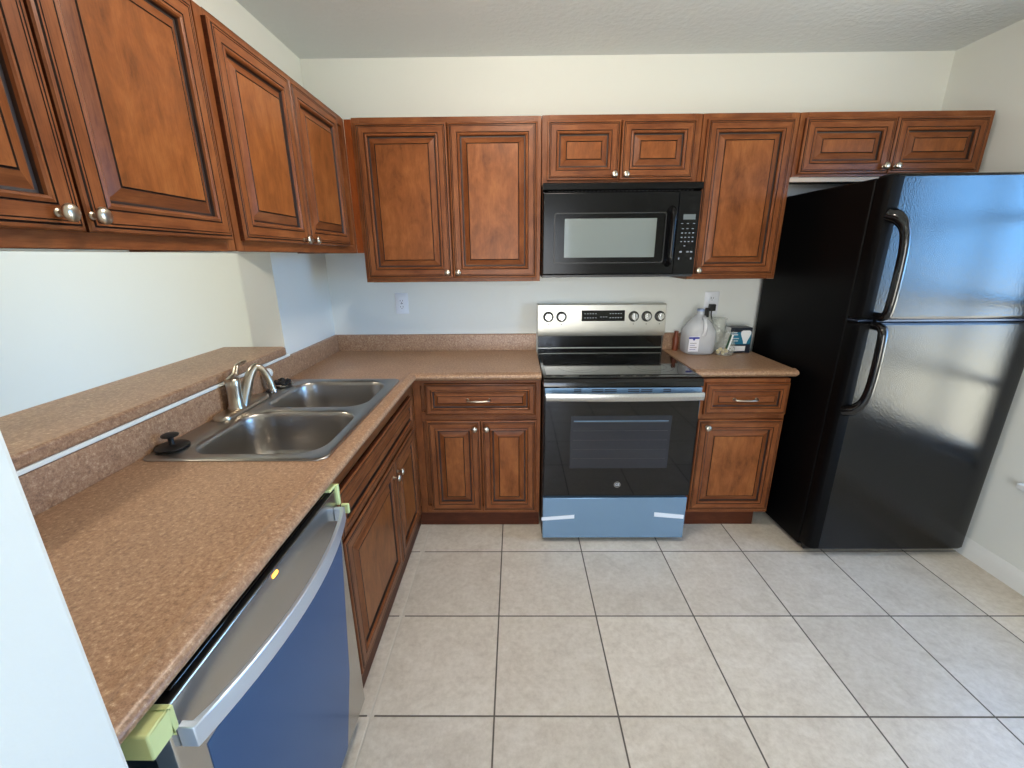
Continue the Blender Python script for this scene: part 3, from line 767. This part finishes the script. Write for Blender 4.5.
# ------------------------------------------------------------------ refrigerator
fr = thing('refrigerator', 'tall black top-freezer refrigerator with pebbled doors, by the right wall', 'refrigerator', (1.73, -.4, 0))
F0, F1 = 1.337, 2.122
m = MB(); m.loft([[(F0, -.715, z), (F1, -.715, z), (F1, -.05, z), (F0-.022, -.05, z), (F0-.016, -.40, z)] for z in (.025, 1.768)], FRIDGESIDE); m.build('cabinet_body', fr, bevel=.006)
m = MB(); m.box(F0+.02, F1-.02, -.735, -.715, .008, .040, BLACKM)
m.build('kick_grille', fr)
for x in (F0+.06, F1-.06):
    for y in (-.69, -.12): m = MB(); m.lathe((x, y, 0), (0, 0, 1), [(.02, 0), (.02, .012), (.012, .03)], BLACKM, 12); m.build('foot', fr)
def fdoor(z0, z1, name):
    m = MB(); w = F1-F0; cx = (F0+F1)/2; loops = []
    prof = []
    # plan section: gently bowed front with rounded side edges
    n = 14; pl = [(F0+.001, -.722), (F0, -.760), (F0+.003, -.775), (F0+.012, -.785), (F0+.03, -.790), (F0+.052, -.790)]
    for i in range(1, n): pl.append((F0+.052+(w-.082)*i/n, -.790-.0015*math.sin(PI*i/n)))
    pl += [(F1-.03, -.790), (F1-.012, -.785), (F1-.003, -.775), (F1, -.760), (F1-.001, -.722)]
    for dz, ins in ((0, .012), (.004, .004), (.012, 0), (.014, 0)):
        loops.append([(x+(cx-x)/w*2*ins, y+(ins if y < -.77 else 0), z0+dz) for x, y in pl])
    for dz, ins in ((-.014, 0), (-.012, 0), (-.004, .004), (0, .012)):
        loops.append([(x+(cx-x)/w*2*ins, y+(ins if y < -.77 else 0), z1+dz) for x, y in pl])
    m.loft(loops, FRIDGEFRONT); k = m.mi(FRIDGESIDE)
    for i, f in enumerate(m.f):
        if max(m.v[q].x for q in f) < F0+.055: m.m[i] = k      # smooth black edge strip behind the handle
    o = m.build(name, fr, smooth=32)
    return o
ft = fdoor(1.203, 1.776, 'freezer_door'); fb = fdoor(.042, 1.193, 'fridge_door')
m = MB(); m.box(F0+.004, F1-.004, -.778, -.716, 1.194, 1.202, plain('grey_gasket', (36, 44, 60), .25, .3)); m.build('door_gap_trim', fr)
for o, z0, z1, sgn in ((ft, 1.212, 1.628, 1), (fb, .786, 1.184, -1)):
    m = MB(); x = F0+.068
    if sgn > 0: pts = [(x+.002, -.782, z0+.004), (x+.002, -.826, z0+.010), (x, -.845, z0+.04), (x, -.850, z0+.16), (x-.002, -.848, z1-.13), (x-.010, -.838, z1-.06), (x-.026, -.816, z1-.02), (x-.040, -.784, z1-.004)]
    else: pts = [(x+.002, -.782, z1-.004), (x+.002, -.826, z1-.010), (x, -.845, z1-.04), (x, -.850, z1-.16), (x-.002, -.848, z0+.13), (x-.010, -.838, z0+.06), (x-.026, -.816, z0+.02), (x-.040, -.784, z0+.004)]
    P = spline(pts, 7); n = len(P)
    m.tube(P, [.0185+.008*max(0, min(1, (i-(n-16))/10)) for i in range(n)], FRIDGEHANDLE, 14, up=(1, 0, 0), flat=.95)
    m.build('handle', o, smooth=60)
m = MB(); m.box(F1-.10, F1-.02, -.775, -.66, 1.7765, 1.790, BLACKM); m.build('hinge_cover', fr, bevel=.004)

# ------------------------------------------------------------------ small things on the short counter
# water jug
jx, jy = .946, -.118; zc = .9142
jg = thing('water_jug', 'cloudy plastic gallon jug with pale blue cap beside the stove backguard', 'jug', (jx, jy, zc))
def jug_loops(k=1.0):
    prof = [(.0, .064), (.005, .075), (.017, .080), (.08, .0815), (.135, .0805), (.160, .076), (.182, .064), (.202, .046), (.216, .031), (.226, .022), (.231, .0185), (.248, .0185)]
    L = []
    for z, r in prof:
        c = min(r, .02+.6*r if z < .16 else r)
        L.append([(x, y, zc+z) for x, y in rrect(jx, jy, r*1.06*k, r*.96*k, min(r*.96*k*.98, .045 if z < .16 else r*.95*k), 6)])
    return L
m = MB(); m.loft(jug_loops(), JUG); m.build('jug_body', jg, smooth=60)
m = MB(); L = jug_loops(.95)[:3]; top = [(x, y, zc+.056) for x, y, z in L[-1]]; m.loft([[(x, y, z+.004) for x, y, z in l] for l in L]+[top], WATER); m.build('water', jg, smooth=50)
m = MB(); m.lathe((jx, jy, zc+.247), (0, 0, 1), [(.0205, 0), (.021, .003), (.020, .012), (.017, .014), (.0003, .0145)], BLUECAP, 24); part(m.build('cap', jg, smooth=40), 'pale blue screw cap')
m = MB(); pts = spline([(jx+.006, jy-.040, zc+.212), (jx+.004, jy-.070, zc+.198), (jx+.002, jy-.086, zc+.172), (jx+.001, jy-.088, zc+.144), (jx, jy-.078, zc+.118)], 6)
m.tube(pts, .0110, JUG, 12); m.build('jug_handle', jg, smooth=60)
m = MB(); yl = jy-.0790
m.box(jx-.082, jx-.024, yl-.0012, yl-.0002, zc+.024, zc+.112, LABEL, ); m.box(jx-.083, jx-.023, yl-.0018, yl-.0012, zc+.098, zc+.109, LABELBLUE); m.box(jx-.060, jx-.048, yl-.0018, yl-.0012, zc+.090, zc+.099, LABELBLUE)
for i, w in enumerate((.034, .040, .028, .036)): m.box(jx-.074, jx-.074+w, yl-.0018, yl-.0012, zc+.036+i*.012, zc+.0385+i*.012, SLOT if i % 2 else LABELBLUE)
part(m.build('label', jg), 'white label with a blue band')
# amber bottle behind the jug
m = MB(); bx, by = .846, -.043
m.lathe((bx, by, zc), (0, 0, 1), [(.017, 0), (.018, .004), (.018, .070), (.015, .084), (.010, .094), (.010, .100)], AMBER, 20)
ab = tag(m.build('pill_bottle', smooth=40), 'small amber-brown bottle tucked between the jug and the stove', 'bottle')
m = MB(); m.lathe((bx, by, zc+.099), (0, 0, 1), [(.0125, 0), (.0125, .018), (.011, .02), (.0003, .02)], AMBER, 18); m.build('cap', ab, smooth=40)
# bulb carton
bc = thing('light_bulb_box', 'dark blue and teal light bulb carton on the counter beside the refrigerator', 'box', (1.192, -.09, zc))
x0, x1, yy0, yy1, z1 = 1.128, 1.256, -.132, -.056, zc+.150
m = MB(); m.box(x0, x1, yy0, yy1, zc, z1, NAVY, left=CARDWHITE); m.build('carton', bc, bevel=.0015)
m = MB(); yk = yy0-.0006
m.box(x0+.004, x1-.004, yk, yy0, zc+.052, z1-.026, TEAL); m.box(x0+.008, x1-.030, yk-.0002, yy0, zc+.012, zc+.042, CARDWHITE)
cxb = x1-.036
oz = [(.009, .056), (.012, .070), (.023, .096), (.030, .114), (.029, .128), (.018, .134)]
out = [(cxb+w, zc+z) for w, z in oz]+[(cxb-w, zc+z) for w, z in oz[::-1]]
m.loft([[(x, yk-k, z) for x, z in out] for k in (.0002, .0007)], CARDWHITE)
for i, (w, z) in enumerate(((.030, .118), (.036, .106), (.044, .084), (.040, .070))): m.box(x0+.010, x0+.010+w, yk-.0006, yk, zc+z, zc+z+.0055, PRINT)
m.build('front_print', bc)
# glass jar behind
m = MB(); jx2, jy2 = 1.175, -.028-.0
jy2 = -.0
jy2 = -.0725
jr = thing('glass_jar', 'clear glass jar with an open rim behind the plastic bag, near the bulb box', 'jar', (1.076, -.082, zc))
m.lathe((1.076, -.082, zc), (0, 0, 1), [(.036, 0), (.042, .004), (.043, .02), (.043, .165), (.040, .185), (.046, .197), (.046, .201), (.043, .201), (.037, .185), (.040, .165), (.040, .02), (.037, .008), (.0003, .008)], JARGLASS, 32); m.build('glass', jr, smooth=50)
# crinkled clear plastic bag
def bagmesh():
    m = MB(); cx, cy = 1.084, -.178; nu, nv = 22, 14; vs_ = []; fs = []
    rnd = random.Random(3)
    for j in range(nv+1):
        v = j/nv; z = zc+.0015+.135*v
        rx = .048*(1-.30*v)*(.7+.5*math.sin(PI*min(1, v*1.2+.15))); ry = .036*(1-.55*v)*(.75+.4*math.sin(PI*min(1, v+.2)))
        for i in range(nu):
            a = 2*PI*i/nu; k = 1+.20*(rnd.random()-.5)*(1 if 0 < j else .3)
            vs_.append((cx+.022*v+rx*math.cos(a)*k, cy+.012*v+ry*math.sin(a)*k, z+(.018*(rnd.random()-.5) if 0 < j else 0)))
    for j in range(nv):
        for i in range(nu):
            k = (i+1) % nu; fs.append((j*nu+i, j*nu+k, (j+1)*nu+k, (j+1)*nu+i))
    fs.append(tuple(range(nu))[::-1]); fs.append(tuple(nv*nu+i for i in range(nu)))
    m.mesh(vs_, fs, BAG); return m
bg_ = thing('plastic_bag', 'crinkled clear plastic bag with green print leaning between jug and bulb box', 'bag', (1.084, -.178, zc))
bagmesh().build('bag_film', bg_, smooth=12)
m = MB()
for i in range(9):
    a = i*2.4; r = .012+.009*(i % 3); m.lathe((1.066+r*math.cos(a), -.178+r*.6*math.sin(a), zc+.004+.010*(i//3)), (0, 0, 1), [(.003, 0), (.0095, .005), (.0105, .010), (.007, .017), (.0003, .019)], NUTS, 10)
part(m.build('bag_contents', bg_, smooth=60), 'pale yellow contents')
m = MB(); m.loft([[(1.0820, -0.2120, zc+.040), (1.0900, -0.2115, zc+.036), (1.1170, -0.1960, zc+.118), (1.1080, -0.1970, zc+.122)], [(1.0820, -0.2135, zc+.040), (1.0900, -0.2130, zc+.036), (1.1170, -0.1975, zc+.118), (1.1080, -0.1985, zc+.122)]], CARDWHITE)
m.loft([[(1.0700, -0.2120, zc+.045), (1.0810, -0.2115, zc+.042), (1.1060, -0.1970, zc+.120), (1.0960, -0.1980, zc+.124)], [(1.0700, -0.2135, zc+.045), (1.0810, -0.2130, zc+.042), (1.1060, -0.1985, zc+.120), (1.0960, -0.1995, zc+.124)]], GREENPRINT)
part(m.build('printed_stripe', bg_), 'green and white printed stripe')

# ------------------------------------------------------------------ outlets, plug and cord
def outlet(x, z, w, h, label):
    t = thing('wall_outlet', label, 'outlet', (x, -.003, z)); m = MB()
    L = []
    for d, ins in ((.0005, 0), (.004, 0), (.0065, .003)):
        L.append([(px_, -d, pz_) for px_, pz_ in rrect(x, z, w/2-ins, h/2-ins, .005, 3)])
    m.loft(L, PLATE); m.build('cover_plate', t, smooth=35); return t
t = outlet(-.822, 1.205, .078, .124, 'white rectangular wall outlet above the left backsplash')
m = MB(); m.box(-.839, -.805, -.0085, -.006, 1.171, 1.239, PLATE)
for zc_ in (1.222, 1.186):
    m.box(-.831, -.8285, -.0089, -.0084, zc_-.004, zc_+.004, SLOT); m.box(-.8165, -.814, -.0089, -.0084, zc_-.004, zc_+.004, SLOT)
    m.box(-.8245, -.8205, -.0089, -.0084, zc_-.012, zc_-.008, SLOT)
m.box(-.828, -.816, -.0089, -.0084, 1.202, 1.206, DARKGREY); m.build('receptacle', t)
t = outlet(1.052, 1.195, .086, .135, 'white wall outlet with a black plug in it, above the short counter')
for zc_ in (1.222, 1.168):
    m = MB(); m.lathe((1.052, -.006, zc_), (0, -1, 0), [(.017, 0), (.017, .003), (.0003, .003)], PLATE, 20)
    m.box(1.0445, 1.047, -.0096, -.0089, zc_-.002, zc_+.008, SLOT); m.box(1.057, 1.0595, -.0096, -.0089, zc_-.002, zc_+.008, SLOT); m.box(1.050, 1.054, -.0096, -.0089, zc_-.011, zc_-.007, SLOT); m.build('receptacle', t, smooth=30)
pg = thing('power_plug', 'black power plug with a cord running down behind the jug', 'plug', (1.052, -.01, 1.168))
m = MB(); m.box(1.034, 1.070, -.036, -.0093, 1.150, 1.190, BLACKM); m.box(1.014, 1.036, -.034, -.012, 1.112, 1.168, BLACKM); m.build('plug_body', pg, bevel=.004)
m = MB(); m.tube(spline([(1.050, -.026, 1.152), (1.052, -.026, 1.12), (1.066, -.027, 1.085), (1.098, -.0265, 1.050), (1.130, -.0265, 1.025), (1.146, -.0275, .985), (1.150, -.029, .945), (1.156, -.032, .926), (1.166, -.038, .9215)], 7), .0035, BLACKM, 8)
m.build('cord', pg, smooth=60)

# ------------------------------------------------------------------ fill lamps on the ceiling, unseen, added to lift the room's light level
OPAL = plain('fill_lamp_opal', (255, 246, 234), .4, emit=(255, 243, 228), es=38)
OPAL2 = plain('bright_fill_lamp_opal', (255, 246, 234), .4, emit=(255, 238, 212), es=56)
def fill_lamp(x, y, label, opal):
    t = thing('fill_lamp', label, 'lamp', (x, y, ZC))
    m = MB(); m.lathe((x, y, ZC), (0, 0, -1), [(.17, 0), (.17, .02), (.165, .025)], NICKEL, 32); m.build('lamp_base', t, smooth=40)
    m = MB(); m.lathe((x, y, ZC-.024), (0, 0, -1), [(.16, 0), (.155, .03), (.13, .06), (.08, .08), (.0003, .088)], opal, 32); m.build('glass_shade', t, smooth=60)
fill_lamp(-.10, -1.35, 'added unseen fill lamp of round white glass in the middle of the kitchen ceiling', OPAL)
fill_lamp(-2.75, -1.75, 'added unseen fill lamp of round white glass in the room beyond the pass-through', OPAL2)

# ------------------------------------------------------------------ repeats share a group
GROUPS = {'upper_cabinet': 'wooden upper cabinets', 'base_cabinet': 'wooden base cabinets', 'countertop': 'speckled laminate countertops',
          'foam_corner': 'foam pieces on the dishwasher', 'wall_outlet': 'outlets on the back wall', 'fill_lamp': 'added ceiling fill lamps'}
for o in COL.objects:
    if o.parent is None and o.name.split('.')[0] in GROUPS: o['group'] = GROUPS[o.name.split('.')[0]]
